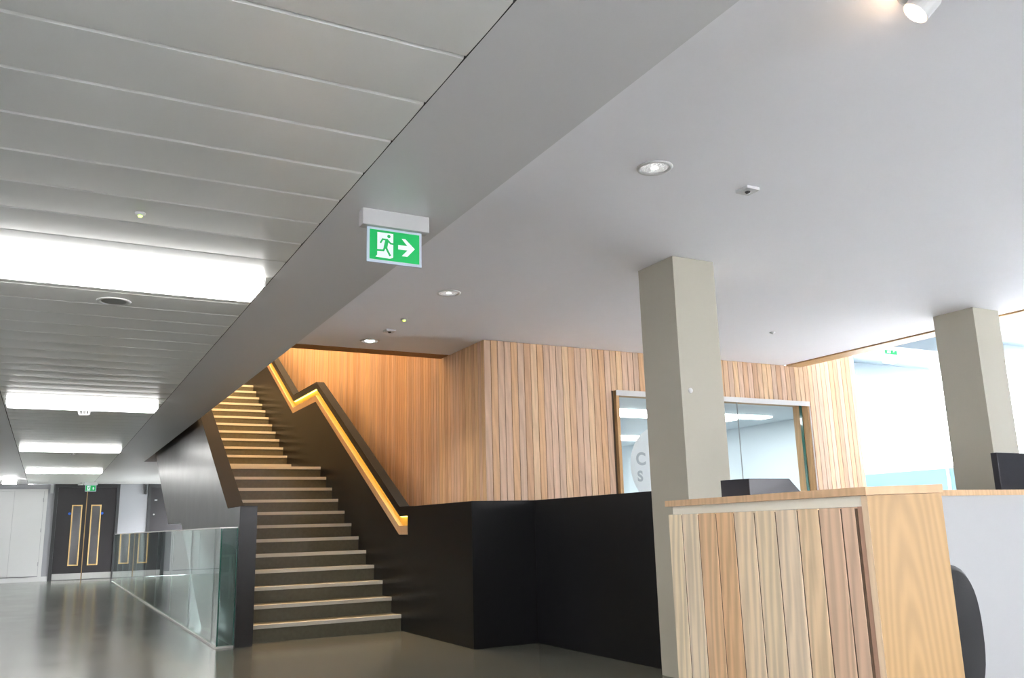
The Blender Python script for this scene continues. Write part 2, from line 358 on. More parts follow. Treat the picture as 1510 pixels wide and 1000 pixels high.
for k in range(n):
    x = FX0+k*BW; c_ = random.choice(PAL); tallz = x > 8.645
    if x+BW < WX0-0.005 or x > WX1+0.005:
        instance(tall if tallz else full, 'plank', (x, 8.03, 0), wf, c_)
    else:
        instance(talla if tallz else above, 'plank', (x, 8.03, WZ1+0.03), wf, c_)
        instance(below, 'plank', (x, 8.03, 0), wf, random.choice(PAL))
ws = struct(box('wall_stair_side', 4.0, 4.09, 8.05, 22, 0, 6.9, 'larch_back'))
low, high = board(BW, ZC-0.004, 'y'), board(BW, 6.9, 'y')
n = int((22-8.03)/BW)
for k in range(n):
    yy = 8.032+k*BW
    if yy+BW < 8.96: instance(low, 'plank', loc_in(ws, (3.98, yy, 0)), ws, random.choice(PAL))
    elif yy > 8.9: instance(high, 'plank', loc_in(ws, (3.98, yy, 0)), ws, random.choice(PAL))

# office window in the front wall
win = struct(boxes('window_1', [(WX0-0.012, WX0+0.028, 7.995, 8.25, WZ0, WZ1+0.03), (WX0+0.028, WX1-0.028, 7.995, 8.25, WZ1-0.005, WZ1+0.03), (WX1-0.028, WX1+0.012, 7.995, 8.25, WZ0, WZ1+0.03), (WX0+0.028, WX1-0.028, 7.995, 8.25, WZ0-0.03, WZ0+0.01)], 'trimwood'))
boxes('head_trim', [(WX0-0.014, WX1+0.014, 7.985, 7.994, WZ1-0.03, WZ1+0.032)], 'cup', win)
boxes('edge_trim', [(WX1, WX1+0.014, 7.985, 7.994, WZ0, WZ1-0.03)], 'cup', win)
boxes('pane', [(WX0+0.028, 7.556, 8.105, 8.117, WZ0+0.01, WZ1-0.005)], 'pane', win)
boxes('pane', [(7.562, WX1-0.028, 8.105, 8.117, WZ0+0.01, WZ1-0.005)], 'pane', win)
boxes('pane_joint', [(7.556, 7.562, 8.104, 8.118, WZ0+0.01, WZ1-0.005)], 'greyplastic', win)
boxes('glazing_gasket', [(WX1-0.040, WX1-0.028, 8.092, 8.13, WZ0+0.01, WZ1-0.005)], 'gedge', win)
# frosted round decal with the first letters of its two lines
bm = bmesh.new()
b_cyl(bm, (6.34, 8.1045, 1.72), (6.34, 8.1030, 1.72), 0.475, 64)
dec = finish('window_decal', bm, 'decal', win)
def letter(ch, x, z, size, y, mat, parent):
    cu = bpy.data.curves.new('letter', 'FONT'); cu.body = ch; cu.size = size; cu.extrude = 0.0006; cu.offset = 0.006
    ob = bpy.data.objects.new('letter_tmp', cu); COL.objects.link(ob)
    bpy.context.view_layer.update()
    me = bpy.data.meshes.new_from_object(ob.evaluated_get(bpy.context.evaluated_depsgraph_get()))
    bpy.data.objects.remove(ob); me.materials.clear(); me.materials.append(M[mat])
    o = bpy.data.objects.new('lettering', me); COL.objects.link(o)
    o.rotation_euler = (math.pi/2, 0, 0); o.location = (x, y, z); o.parent = parent
    return o
letter('C', 5.945, 1.735, 0.20, 8.1022, 'decaltxt', dec)
letter('S', 5.955, 1.548, 0.165, 8.1022, 'decaltxt', dec)

# office room behind the window
struct(boxes('wall_office', [(4.1, 10.2, 15.0, 15.1, 0, 2.6), (10.2, 10.3, 8.6, 15.1, 0, 2.6), (4.1, 4.12, 8.25, 15.0, 0, 2.6), (9.66, 10.2, 8.55, 8.6, 0, 2.6)], 'roomwall'))
struct(box('ceiling_office', 4.1, 10.3, 8.25, 15.1, 2.6, 2.7, 'roomwall'))
struct(box('floor_office', 4.13, 10.19, 8.26, 14.99, 0.001, 0.012, 'carpet'))
for (x0, x1, y0, y1, lab) in ((5.6, 9.55, 9.53, 9.78, 'nearer'), (5.6, 9.2, 9.90, 10.15, 'second'), (6.5, 9.75, 12.5, 13.1, 'rear')):
    t = thing('office_light', {'nearer': 'long slim ceiling light inside the office, first behind its window', 'second': 'long slim ceiling light inside the office, second behind its window', 'rear': 'wide ceiling light at the back of the office behind the window'}[lab], 'ceiling light', ((x0+x1)/2, (y0+y1)/2, 2.6))
    hx, hy = (x1-x0)/2, (y1-y0)/2
    boxes('diffuser', [(-hx, hx, -hy, hy, -0.02, 0)], 'roomlamp', t)
    for e0 in (-hx-0.02, hx): boxes('frame', [(e0, e0+0.02, -hy-0.02, hy+0.02, -0.025, 0)], 'plastic', t)

# ------------------------------------------------------------------ black parapet wall beside the stair
ZP = 1.32
struct(prism('wall_parapet', [(3.50, 9.0), (3.50, 7.38), (4.17, 7.38), (4.17, 5.297), (4.29, 5.297), (4.29, 7.50), (3.62, 7.50), (3.62, 9.0)], 'z', 0, ZP, 'black'))

# ------------------------------------------------------------------ staircase
st = thing('staircase', 'wide two-flight staircase with dark speckled steps, pale nosings and black solid parapets', 'staircase', (2.7, 9.22, 0))
def sp(p): return (p[0]-2.7, p[1]-9.22, p[2])
def ysteps(i): return 9.22+GO*(i-1) if i <= 12 else 14.31+GO*(i-13)
def step_mesh(depth):
    bm = bmesh.new(); b_box(bm, XL-2.7, XR-2.7, 0.006, depth+0.03, -RISE-0.03, 0); bmesh.ops.recalc_face_normals(bm, faces=bm.faces)
    me = bpy.data.meshes.new('step'); bm.to_mesh(me); bm.free(); me.materials.append(M['step']); return me
sm = step_mesh(GO); land = step_mesh(14.31-12.54); topm = step_mesh(0.32)
s1 = bmesh.new(); b_box(s1, XL-2.7, XR-2.7, 0.006, GO+0.03, -RISE, 0); bmesh.ops.recalc_face_normals(s1, faces=s1.faces)
smf = bpy.data.meshes.new('step'); s1.to_mesh(smf); s1.free(); smf.materials.append(M['step'])
bm = bmesh.new(); b_box(bm, XL-2.7, XR-2.7, -0.004, 0.052, -0.036, 0.0025); bmesh.ops.recalc_face_normals(bm, faces=bm.faces)
nm = bpy.data.meshes.new('nosing'); bm.to_mesh(nm); bm.free(); nm.materials.append(M['nosing'])
for i in range(1, 25):
    s_ = instance(smf if i == 1 else land if i == 12 else sm, 'step', (0, ysteps(i)-9.22, RISE*i), st)
    instance(nm, 'nosing', (0, 0, 0), s_)
def off(poly, d): return [(y-9.22, z+d) for y, z in poly]
SLP = RISE/GO
# left parapet plate
topL = [(8.98, 1.342), (9.65, 1.342), (13.19, 3.30), (14.62, 3.30), (17.9, 5.11), (19.0, 5.11)]
botL = [(19.0, 2.9), (17.95, 2.9), (14.76, 1.25), (13.27, 1.25), (11.02, 0.0), (8.98, 0.0)]
prism('parapet', [(y-9.22, z) for y, z in topL+botL], 'x', 1.70-2.7, XL-2.7, 'steel_black', st)
M['black_matt'] = pmat('matt dark paint', (0.030, 0.030, 0.031), 0.9, spec=0.04)
prism('parapet_glare_cap', [(y-9.22, z+0.005) for y, z in topL]+[(y-9.22, z) for y, z in reversed(topL)], 'x', 1.698-2.7, XL+0.002-2.7, 'black_matt', st)  # thin matt cap added to keep the stairwell lamp's shine off the top
# underside of the flights
prism('soffit', [(y-9.22, z) for y, z in [(11.1, 0.02), (13.30, 1.27), (14.74, 1.27), (17.93, 2.92), (17.93, 3.5), (14.6, 1.75), (12.6, 1.75), (9.5, 0.02)]], 'x', XL-2.7, XR-2.7, 'white', st)
# right parapet with the recessed lit handrail
topR = [(9.0, ZP), (9.27, ZP), (12.88, 3.32), (14.28, 3.32), (17.7, 5.21), (19.0, 5.21)]
botR = [(19.0, 2.9), (17.95, 2.9), (14.76, 1.25), (13.27, 1.25), (11.02, 0.0), (9.0, 0.0)]
prism('parapet', [(y-9.22, z) for y, z in topR+botR], 'x', 3.56-2.7, 3.62-2.7, 'black', st)
def band(d0, d1, y0=None):
    up = [(y, z+d0) for y, z in topR]; lo = [(y, z+d1) for y, z in topR]
    if y0: up[0] = (y0, up[0][1]); lo[0] = (y0, lo[0][1])
    return [(y-9.22, z) for y, z in up+list(reversed(lo))]
prism('parapet_top_band', band(0, -0.10), 'x', 3.50-2.7, 3.56-2.7, 'black', st)
prism('parapet_facing', [(y-9.22, z-0.30) for y, z in topR]+[(y-9.22, z) for y, z in botR], 'x', 3.50-2.7, 3.56-2.7, 'black', st)
prism('parapet_end', [(9.0-9.22, ZP-0.10), (9.025-9.22, ZP-0.10), (9.025-9.22, ZP-0.30), (9.0-9.22, ZP-0.30)], 'x', 3.50-2.7, 3.56-2.7, 'black', st)
prism('parapet_glare_cap', [(y-9.22, z+0.005) for y, z in topR]+[(y-9.22, z) for y, z in reversed(topR)], 'x', 3.499-2.7, 3.622-2.7, 'black_matt', st)  # same added matt cap against shine, right side
hr = prism('handrail', band(-0.205, -0.30, 9.026), 'x', 3.493-2.7, 3.56-2.7, 'rail', st)
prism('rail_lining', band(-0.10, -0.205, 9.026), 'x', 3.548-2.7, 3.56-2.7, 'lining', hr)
prism('light_strip', band(-0.101, -0.110, 9.05), 'x', 3.515-2.7, 3.540-2.7, 'led_y', hr)

# warm stairwell light for the boards, an added source out of view
t = thing('added_stair_light', 'added unseen warm linear light on the stairwell ceiling beside the boarded wall', 'light', (3.45, 14.2, 6.9))
boxes('diffuser', [(-0.12, 0.12, -3.6, 3.6, -0.06, -0.02)], 'warmstrip', t)
boxes('housing', [(-0.14, 0.14, -3.65, 3.65, -0.02, 0)], 'plastic', t)

# ------------------------------------------------------------------ glass balustrade
gb = thing('glass_balustrade', 'frameless glass balustrade with slim pale rail along the corridor floor edge', 'balustrade', (1.535, 9.03, 0))
XG = 1.535
ys = [9.03, 9.36, 10.98, 12.70, 14.50, 16.15, 17.8, 19.4, 21.0, 22.5, 23.9]
boxes('base_channel', [(-0.012, 0.024, 0, 23.9-9.03, 0, 0.018), (0.024, 0.163, 0, 0.03, 0, 0.018)], 'capmetal', gb)
boxes('top_rail', [(-0.006, 0.018, 0, 23.9-9.03, 1.132, 1.146), (0.018, 0.163, 0, 0.024, 1.132, 1.146)], 'capmetal', gb)
for y0, y1 in zip(ys, ys[1:]):
    boxes('glass_panel', [(0, 0.012, y0-9.03+0.014, y1-9.03-0.005, 0.018, 1.132)], 'glass', gb)
    boxes('joint_seal', [(0.001, 0.011, y1-9.03-0.005, y1-9.03+0.001, 0.018, 1.132)], 'greyplastic', gb)
e = boxes('end_panel', [(0.014, 0.155, 0.002, 0.014, 0.018, 1.132)], 'glass', gb)
boxes('glass_edge', [(0, 0.0135, 0.0, 0.013, 0.018, 1.132)], 'gedge', gb)
boxes('glass_edge', [(0.155, 0.163, 0.0, 0.014, 0.018, 1.132)], 'gedge', gb)

# ------------------------------------------------------------------ columns
def column(x, y, lab):
    t = thing('column', lab, 'column', (x, y, 0))
    bm = bmesh.new(); b_box(bm, 0, 0.40, 0, 0.431, 0, ZC-0.001); finish('shaft', bm, 'column', t, bevel=0.004)
    return t
c1 = column(4.01, 4.864, 'square stone-grey column at the end of the black parapet wall')
bm = bmesh.new(); b_lathe(bm, [(0, 0.010), (0.016, 0.010), (0.02, 0.004), (0.02, 0)], n=18); s_ = finish('sensor_stud', bm, 'plastic', c1, True)
s_.rotation_euler = (math.pi/2, 0, 0); s_.location = (0.083, 0, 2.017)
column(7.77, 4.99, 'square stone-grey column by the bright atrium opening')

# ------------------------------------------------------------------ corridor linear lights
def linear_light(y, lab):
    t = thing('linear_light', lab, 'ceiling light', (0.26, y, ZM-0.003), 'linear lights across the corridor ceiling')
    bm = bmesh.new(); b_prism(bm, [(0, 0), (0, -0.040), (0.02, -0.052), (0.36, -0.052), (0.38, -0.040), (0.38, 0)], 'x', -0.712, 0.712)
    finish('diffuser', bm, 'tube', t)
    for e0 in (-0.722, 0.712): boxes('end_cap', [(e0, e0+0.010, 0, 0.38, -0.05, 0)], 'plastic', t)
    return t
LP = 5.24
for k, lab in ((-1, 'white linear light across the corridor ceiling, one place before the one beside the speaker'), (0, 'white linear light across the corridor ceiling beside the round speaker'),
               (1, 'white linear light across the corridor ceiling just before the ribbed smoke detector'), (2, 'white linear light across the corridor ceiling, second from the double doors'), (3, 'white linear light across the corridor ceiling nearest the double doors')):
    linear_light(4.72+LP*k, lab)
for x0, x1, lab in ((-0.98, -0.70, 'small bright box light on the side ceiling before the white cupboard'), (-1.75, -1.05, 'wider bright box light on the side ceiling before the white cupboard')):
    t = thing('box_light', lab, 'ceiling light', ((x0+x1)/2, 23.4, ZM)); h = (x1-x0)/2
    boxes('diffuser', [(-h, h, 0, 0.4, -0.12, -0.01)], 'tube', t); boxes('mount', [(-h-0.01, h+0.01, -0.01, 0.41, -0.01, 0)], 'plastic', t)

# ------------------------------------------------------------------ small ceiling fittings
def downlight(y, lab, mat='dl', power=0.0):
    t = thing('downlight', lab, 'downlight', (2.885, y, ZC), 'round downlights in the white ceiling')
    lathe('rim', [(0.078, -0.002), (0.084, -0.008), (0.100, -0.007), (0.104, 0.0), (0.078, 0.0)], 'plastic', t)
    lathe('reflector', [(0.079, -0.0005), (0.065, -0.0012), (0.045, -0.0020), (0.02, -0.0028)], 'reflector', t)
    lr = 0.05 if mat == 'dl' else 0.022
    lathe('lamp', [(0, -0.006), (lr*0.9, -0.005), (lr, -0.0020)], mat, t)
    return t
dls = [downlight(3.60, 'round recessed downlight beside the square detector plate', 'dl_s'),
       downlight(6.475, 'round recessed downlight between exit sign and stair opening', 'dl_s'),
       downlight(8.545, 'glowing round downlight by the stair opening edge', 'dl')]
for t, p in zip(dls, (14, 18, 30)):
    ld = bpy.data.lights.new('downlight_beam', 'SPOT'); ld.energy = p; ld.spot_size = 1.9; ld.spot_blend = 0.7; ld.shadow_soft_size = 0.05; ld.color = (1, 0.95, 0.85)
    lo = bpy.data.objects.new('downlight_beam', ld); COL.objects.link(lo); lo.parent = t; lo.location = (0, 0, -0.02)
def plate(x, y, s, lab):
    t = thing('detector_plate', lab, 'detector', (x, y, ZC))
    boxes('plate', [(-s, s, -s, s, -0.018, 0)], 'plastic', t)
    lathe('sensor', [(0, -0.030), (0.012, -0.028), (0.018, -0.018)], 'lens', t)
plate(3.60, 3.62, 0.05, 'small square white detector plate beside a downlight')
plate(2.905, 7.99, 0.05, 'small square white detector plate near the stair opening')
def small_disc(x, y, z, r, lab, mat):
    t = thing('ceiling_sensor', lab, 'sensor', (x, y, z))
    lathe('body', [(0, -0.014), (r*0.7, -0.013), (r, -0.006), (r, 0)], 'plastic', t)
    lathe('indicator', [(0, -0.022), (r*0.35, -0.020), (r*0.45, -0.0135)], mat, t)
small_disc(2.876, 7.506, ZC, 0.035, 'small round sensor with a green glow in the white ceiling', 'led_g')
small_disc(0.261, 3.92, ZM-0.003, 0.022, 'tiny round sensor with a green glow in the metal ceiling', 'led_g')
small_disc(6.727, 6.588, ZC, 0.03, 'tiny plain white ceiling disc between the two columns', 'plastic')
# adjustable spotlight
t = thing('ceiling_spotlight', 'white adjustable ceiling spotlight with a warm lit lamp', 'spotlight', (2.805, 1.825, ZC))
lathe('mounting_ring', [(0.060, -0.001), (0.066, -0.010), (0.082, -0.008), (0.086, 0.0), (0.060, 0.0)], 'plastic', t)
ax = Vector((-0.44, 0.42, -0.66)).normalized()
bm = bmesh.new(); p0 = Vector((0.030, -0.012, -0.016)); b_cyl(bm, p0, p0+ax*0.085, 0.052, 28); finish('head', bm, 'plastic', t, bevel=0)
bm = bmesh.new(); b_cyl(bm, p0+ax*0.0852, p0+ax*0.088, 0.044, 28); finish('lamp', bm, 'dl_w', t)
ld = bpy.data.lights.new('spot_beam', 'POINT'); ld.energy = 0.4; ld.color = (1, 0.66, 0.40); ld.shadow_soft_size = 0.03
lo = bpy.data.objects.new('spot_beam', ld); COL.objects.link(lo); lo.parent = t; lo.location = p0+ax*0.10
lo.rotation_euler = ax.to_track_quat('-Z', 'Y').to_euler()
# speaker
t = thing('ceiling_speaker', 'round grey ceiling speaker set in the metal corridor ceiling', 'speaker', (0.258, 5.565, ZM-0.002))
lathe('rim', [(0.070, -0.003), (0.085, -0.007), (0.095, -0.005), (0.098, 0.0), (0.070, 0.0)], 'plastic', t, n=36)
lathe('grille', [(0, -0.004), (0.05, -0.0035), (0.071, -0.002)], 'greyplastic', t, n=36)
# smoke detector
def smoke(x, y, s, lab):
    t = thing('smoke_detector', lab, 'smoke detector', (x, y, ZM-0.0026))
    lathe('base', [(0, 0), (0.055*s, 0), (0.055*s, -0.02*s), (0.050*s, -0.022*s), (0, -0.022*s)], 'plastic', t)
    lathe('chamber', [(0.036*s, -0.022*s), (0.036*s, -0.05*s)], 'lens', t)
    bm = bmesh.new()
    for k in range(10):
        a_ = 2*math.pi*k/10; b_cyl(bm, (0.046*s*math.cos(a_), 0.046*s*math.sin(a_), -0.021*s), (0.040*s*math.cos(a_), 0.040*s*math.sin(a_), -0.052*s), 0.005*s, 6)
    finish('ribs', bm, 'plastic', t)
    lathe('cap', [(0.044*s, -0.050*s), (0.040*s, -0.060*s), (0.02*s, -0.066*s), (0, -0.067*s)], 'plastic', t)
smoke(0.275, 10.55, 1.3, 'ribbed white smoke detector hanging just past a corridor light')
smoke(0.30, 16.2, 0.8, 'small white smoke detector past the second light from the double doors')
# small camera by the far exit sign
t = thing('security_camera', 'small white ceiling camera next to the far exit sign', 'camera', (0.72, 25.1, ZM))
bm = bmesh.new(); b_cyl(bm, (0, 0, 0), (0, 0, -0.05), 0.012, 10); finish('stem', bm, 'plastic', t)
bm = bmesh.new(); b_cyl(bm, (-0.07, -0.02, -0.055), (0.05, 0.02, -0.05), 0.022, 14); finish('housing', bm, 'plastic', t)

# ------------------------------------------------------------------ exit signs
def stroke(bm, pts, wd, y0, y1, W_, H_):
    P = [Vector((u*W_, -v*H_)) for u, v in pts]
    for a_, b_ in zip(P, P[1:]):
        d = (b_-a_).normalized(); nn = Vector((-d.y, d.x))*wd/2; e_ = d*wd*0.35
        q = [a_-e_+nn, b_+e_+nn, b_+e_-nn, a_-e_-nn]
        b_prism(bm, [(v.x, v.y) for v in q], 'y', y0, y1)
def exit_sign(x, y, z, lab, Wb=0.318, s=1.0, up=False):
    """sign hung below a housing; origin at the ceiling, centred"""
    t = thing('exit_sign', lab, 'exit sign', (x, y, z))
    bm = bmesh.new(); h = Wb/2*s
    b_prism(bm, [(-h, 0.0), (h, 0.0), (h, -0.076*s), (-h, -0.076*s)], 'y', -0.03*s, 0.03*s)
    for v in bm.verts:
        pass
    hs = finish('housing', bm, 'signbody', t, bevel=0.006*s)
    pw, ph = 0.259*s, 0.163*s; z0 = -0.076*s
    boxes('acrylic_plate', [(-pw/2, pw/2, -0.004*s, 0.004*s, z0-ph, z0)], 'acrylic', t)
    gw, gh = 0.236*s, 0.139*s; gx, gz = -gw/2, z0-0.011*s
    def local(o): o.location = (gx, 0, gz); return o
    bm = bmesh.new(); b_box(bm, 0, gw, -0.0056*s, -0.0042*s, -gh, 0); pn = local(finish('sign_face', bm, 'sgreen', t))
    bm = bmesh.new(); y0, y1 = -0.0066*s, -0.0057*s
    b_prism(bm, [(0.148*gw, -0.077*gh), (0.466*gw, -0.077*gh), (0.466*gw, -0.885*gh), (0.40*gw, -0.93*gh), (0.115*gw, -0.915*gh), (0.148*gw, -0.84*gh)], 'y', y0, y1)
    if up: ar = [(0.66, 0.57), (0.76, 0.25), (0.88, 0.57), (0.80, 0.52), (0.80, 0.82), (0.72, 0.82), (0.72, 0.52)]
    else: ar = [(0.566, 0.424), (0.754, 0.424), (0.639, 0.203), (0.713, 0.200), (0.906, 0.500), (0.754, 0.788), (0.639, 0.791), (0.754, 0.573), (0.566, 0.573)]
    b_prism(bm, [(u*gw, -v*gh) for u, v in ar], 'y', y0, y1)
    local(finish('door_and_arrow', bm, 'swhite', t))
    bm = bmesh.new(); y0, y1 = -0.0076*s, -0.0067*s; wd = 0.0088*s
    stroke(bm, [(0.213, 0.419), (0.254, 0.300), (0.345, 0.305), (0.41, 0.417), (0.466, 0.424)], wd*0.85, y0, y1, gw, gh)
    b_prism(bm, [(u*gw, -v*gh) for u, v in ((0.31, 0.285), (0.375, 0.32), (0.345, 0.58), (0.27, 0.60), (0.285, 0.46))], 'y', y0-0.0001, y1)
    stroke(bm, [(0.300, 0.57), (0.270, 0.675), (0.125, 0.69)], wd, y0, y1, gw, gh)
    stroke(bm, [(0.318, 0.56), (0.353, 0.68), (0.400, 0.82)], wd, y0, y1, gw, gh)
    b_cyl(bm, (0.377*gw, y1, -0.183*gh), (0.377*gw, y0, -0.183*gh), 0.0078*s, 20)
    local(finish('running_figure', bm, 'sgreen', t))
    return t
exit_sign(1.290, 3.49, ZM, 'green exit sign with running figure and right arrow under the grey bulkhead')
exit_sign(0.945, 25.0, ZM, 'green exit sign with an up arrow before the far double doors', up=True)

# ------------------------------------------------------------------ reception desk (front unit)
F0, F1, F2 = Vector((2.127, 2.718)), Vector((1.972, 1.643)), Vector((2.097, 1.508))
u = (F0-F1).normalized(); nrm = Vector((u.y, -u.x)); th = 0.142
dk = thing('reception_desk', 'pale timber reception desk unit with vertical boards and an oak end panel', 'desk', (F1.x, F1.y, 0))
def dl(p): return (p.x-F1.x, p.y-F1.y)
DZ = 1.16; LT = 0.022
F3 = F0+nrm*th
prism('ledge_top', [dl(F0+u*0.0-nrm*0.006), dl(F1-nrm*0.006-u*0.004), dl(F2-u*0.004+nrm*0.004), dl(F3+nrm*0.03)], 'z', DZ-LT, DZ, 'oak_cap', dk)
prism('shadow_gap_strip', [dl(F0-u*0.03+nrm*0.010), dl(F1+u*0.03+nrm*0.010), dl(F1+u*0.03+nrm*0.021), dl(F0-u*0.03+nrm*0.021)], 'z', 1.108, DZ-LT-0.0005, 'capstrip', dk)
prism('core', [dl(F0-u*0.02+nrm*0.022), dl(F1+nrm*0.022+u*0.03), dl(F2-nrm*0.02+u*0.05), dl(F3-u*0.02)], 'z', 0, DZ-LT-0.0005, 'screenpanel', dk)
bnd = [1.078, 0.978, 0.864, 0.748, 0.638, 0.522, 0.411, 0.303, 0.205, 0.110, 0.052]
DP = [srgb(*c_) for c_ in ((232, 212, 180), (228, 208, 180), (222, 184, 144), (220, 180, 138), (230, 206, 174), (226, 204, 172), (228, 206, 178), (224, 196, 160), (214, 182, 154), (210, 178, 152))]
ZT = 1.107
for i in range(10):
    a_, b_ = bnd[i], bnd[i+1]
    q0, q1 = F1+u*(a_-0.003), F1+u*(b_+0.003)
    bm = bmesh.new(); ctr = (q0+q1)/2; e0, e1 = q0-ctr, q1-ctr
    c_ = u*0.001; d_ = nrm*0.001
    poly = [e0+d_, e0-c_, e1+c_, e1+d_, e1+nrm*0.02, e0+nrm*0.02]
    b_prism(bm, [(p.x, p.y) for p in poly], 'z', 0, ZT-0.012)
    o = finish('board', bm, 'ash', dk); o.location = (ctr.x-F1.x, ctr.y-F1.y, 0.012); o.color = DP[i]
poly = [F1+u*0.048+nrm*0.006, F1+u*0.026+nrm*0.006, F1+u*0.026+nrm*0.03, F1+u*0.048+nrm*0.03]
poly_b = [F0-u*0.012+nrm*0.0016, F1+nrm*0.0016+u*0.05, F1+nrm*0.0225+u*0.05, F0-u*0.012+nrm*0.0225]
prism('backing', [dl(p) for p in poly_b], 'z', 0, ZT-0.004, 'larch_back', dk)
prism('reveal_strip', [dl(p) for p in poly], 'z', 0, DZ-LT-0.03, 'revealwood', dk)
poly = [F1+u*0.024, F1+u*0.001, F1+nrm*0.02+u*0.001, F1+u*0.024+nrm*0.03]
prism('corner_post', [dl(p) for p in poly], 'z', 0, DZ-LT-0.001, 'postwood', dk)
nE = Vector(((F2-F1).y, -(F2-F1).x)).normalized()
if nE.dot(F1-F0) < 0: nE = -nE
poly = [F1, F2, F2-nE*0.03, F1-nE*0.03+(F2-F1)*0.12]
prism('end_panel', [dl(p) for p in poly], 'z', 0, DZ-LT-0.001, 'oak', dk)

# rear unit: white screen with timber cap, worktops on both sides
rd = thing('desk_screen', 'white desk screen with a timber cap behind the black office chair', 'desk', (2.9, 2.82, 0))
boxes('panel', [(0, 2.9, 0, 0.04, 0, 1.172)], 'screenpanel', rd)
boxes('cap', [(-0.01, 2.91, -0.012, 0.052, 1.172, 1.20)], 'rail', rd)
wt = thing('office_table', 'pale office table behind the white desk screen, carrying the monitor', 'table', (2.9, 2.90, 0))
boxes('top', [(0, 2.9, 0, 0.64, 0.72, 0.75)], 'worktop', wt)
for lx in (0.02, 2.83):
    for ly in (0.02, 0.57): boxes('leg', [(lx, lx+0.05, ly, ly+0.05, 0, 0.72)], 'steel', wt)
wk = thing('side_table', 'low pale worktop tucked behind the timber desk front', 'table', (2.30, 2.40, 0))
boxes('top', [(0, 0.58, 0, 0.40, 0.70, 0.73)], 'worktop', wk)
for lx in (0.03, 0.52):
    for ly in (0.03, 0.34): boxes('leg', [(lx, lx+0.03, ly, ly+0.03, 0, 0.70)], 'steel', wk)
# black angular device
dv = thing('desk_device', 'black angular device casing with a sloping side behind the timber desk ledge', 'device', (2.33, 2.44, 0.73))
bm = bmesh.new()
Cc, Ll, Rr = Vector((2.335, 2.475)), Vector((2.305, 2.60)), Vector((2.535, 2.467))
lo_ = [Cc, Rr+Vector((0.075, 0)), Rr+Vector((0.05, 0.135)), Ll]; hi_ = [Cc, Rr, Rr+Vector((-0.02, 0.13)), Ll]
va = [bm.verts.new((p.x-2.33, p.y-2.44, 0)) for p in lo_]; vm = [bm.verts.new((p.x-2.33, p.y-2.44, 0.435)) for p in lo_]; vb = [bm.verts.new((p.x-2.33, p.y-2.44, 0.503)) for p in hi_]
bm.faces.new(va)
for A_, B_ in ((va, vm), (vm, vb)):
    for i in range(4): bm.faces.new((A_[i], A_[(i+1) % 4], B_[(i+1) % 4], B_[i]))
bm.faces.new(list(reversed(vb)))
finish('casing', bm, 'device', dv, bevel=0.003)
boxes('foot', [(0.02, 0.26, 0.06, 0.10, 0.0005, 0.004)], 'greyplastic', dv)
# monitor
mo = thing('monitor', 'black computer monitor seen from behind above the white desk screen', 'monitor', (5.35, 3.24, 0.75))
bm = bmesh.new(); b_box(bm, -0.31, 0.31, -0.02, 0.02, 0.30, 0.69); finish('housing', bm, 'device', mo, bevel=0.006)
boxes('neck', [(-0.03, 0.03, 0.018, 0.05, 0.01, 0.45)], 'device', mo); boxes('base', [(-0.12, 0.12, -0.08, 0.12, 0, 0.012)], 'device', mo)
boxes('screen', [(-0.295, 0.295, 0.0202, 0.022, 0.315, 0.675)], 'lens', mo)

# office chair
ch = thing('office_chair', 'black office chair with a rounded back beside the oak end panel', 'chair', (2.755, 2.06, 0))
def slab(cx, cz, w_, h_, th_, curve, n_=3.0):
    bm = bmesh.new(); K = 40; rings = []
    for off_, sc in ((0, 0.93), (0.012, 1.0), (th_-0.012, 1.0), (th_, 0.93)):
        r = []
        for k in range(K):
            a_ = 2*math.pi*k/K; ca, sa = math.cos(a_), math.sin(a_)
            x = math.copysign(abs(ca)**(2/n_), ca)*w_/2*sc; z = math.copysign(abs(sa)**(2/n_), sa)*h_/2*sc
            r.append(bm.verts.new((cx+x, off_+curve*(x/(w_/2))**2, cz+z)))
        rings.append(r)
    for A_, B_ in zip(rings, rings[1:]):
        for k in range(K): bm.faces.new((A_[k], A_[(k+1) % K], B_[(k+1) % K], B_[k]))
    for r, fl in ((rings[0], False), (rings[-1], True)):
        m_ = bm.verts.new((cx, sum(v.co.y for v in r)/K-(0 if fl else 0.0)*1+0, cz))
        for k in range(K): bm.faces.new((r[k], r[(k+1) % K], m_))
    return bm
b = finish('backrest', slab(0, 0.672, 0.50, 0.48, 0.06, 0.05, 2.3), 'chair', ch, True); b.location = (0, -0.05, 0)
sb = slab(0, 0, 0.48, 0.44, 0.07, 0.0, 3.4); bmesh.ops.rotate(sb, verts=sb.verts, matrix=Matrix.Rotation(-math.pi/2, 3, 'X'))
b = finish('seat', sb, 'chair', ch, True); b.location = (0, -0.22, 0.49)
bm = bmesh.new(); b_cyl(bm, (0, 0.02, 0.62), (0, 0.02, 0.46), 0.022); b_cyl(bm, (0, 0.02, 0.40), (0, -0.22, 0.40), 0.022); b_cyl(bm, (0, 0.02, 0.39), (0, 0.02, 0.47), 0.022); finish('back_bracket', bm, 'chairplastic', ch)
bm = bmesh.new(); b_cyl(bm, (0, -0.22, 0.08), (0, -0.22, 0.42), 0.026); finish('gas_lift', bm, 'chairplastic', ch)
for k in range(5):
    a_ = 2*math.pi*k/5+0.3; ex, ey = 0.27*math.cos(a_), -0.22+0.27*math.sin(a_)
    bm = bmesh.new(); b_cyl(bm, (0, -0.22, 0.10), (ex, ey, 0.075), 0.026, 10, 0.016); lg = finish('leg', bm, 'chairplastic', ch)
    bm = bmesh.new(); p_ = Vector((-math.sin(a_), math.cos(a_), 0))*0.02; b_cyl(bm, Vector((ex, ey, 0.028))-p_, Vector((ex, ey, 0.028))+p_, 0.028, 14); finish('castor', bm, 'chairplastic', lg)

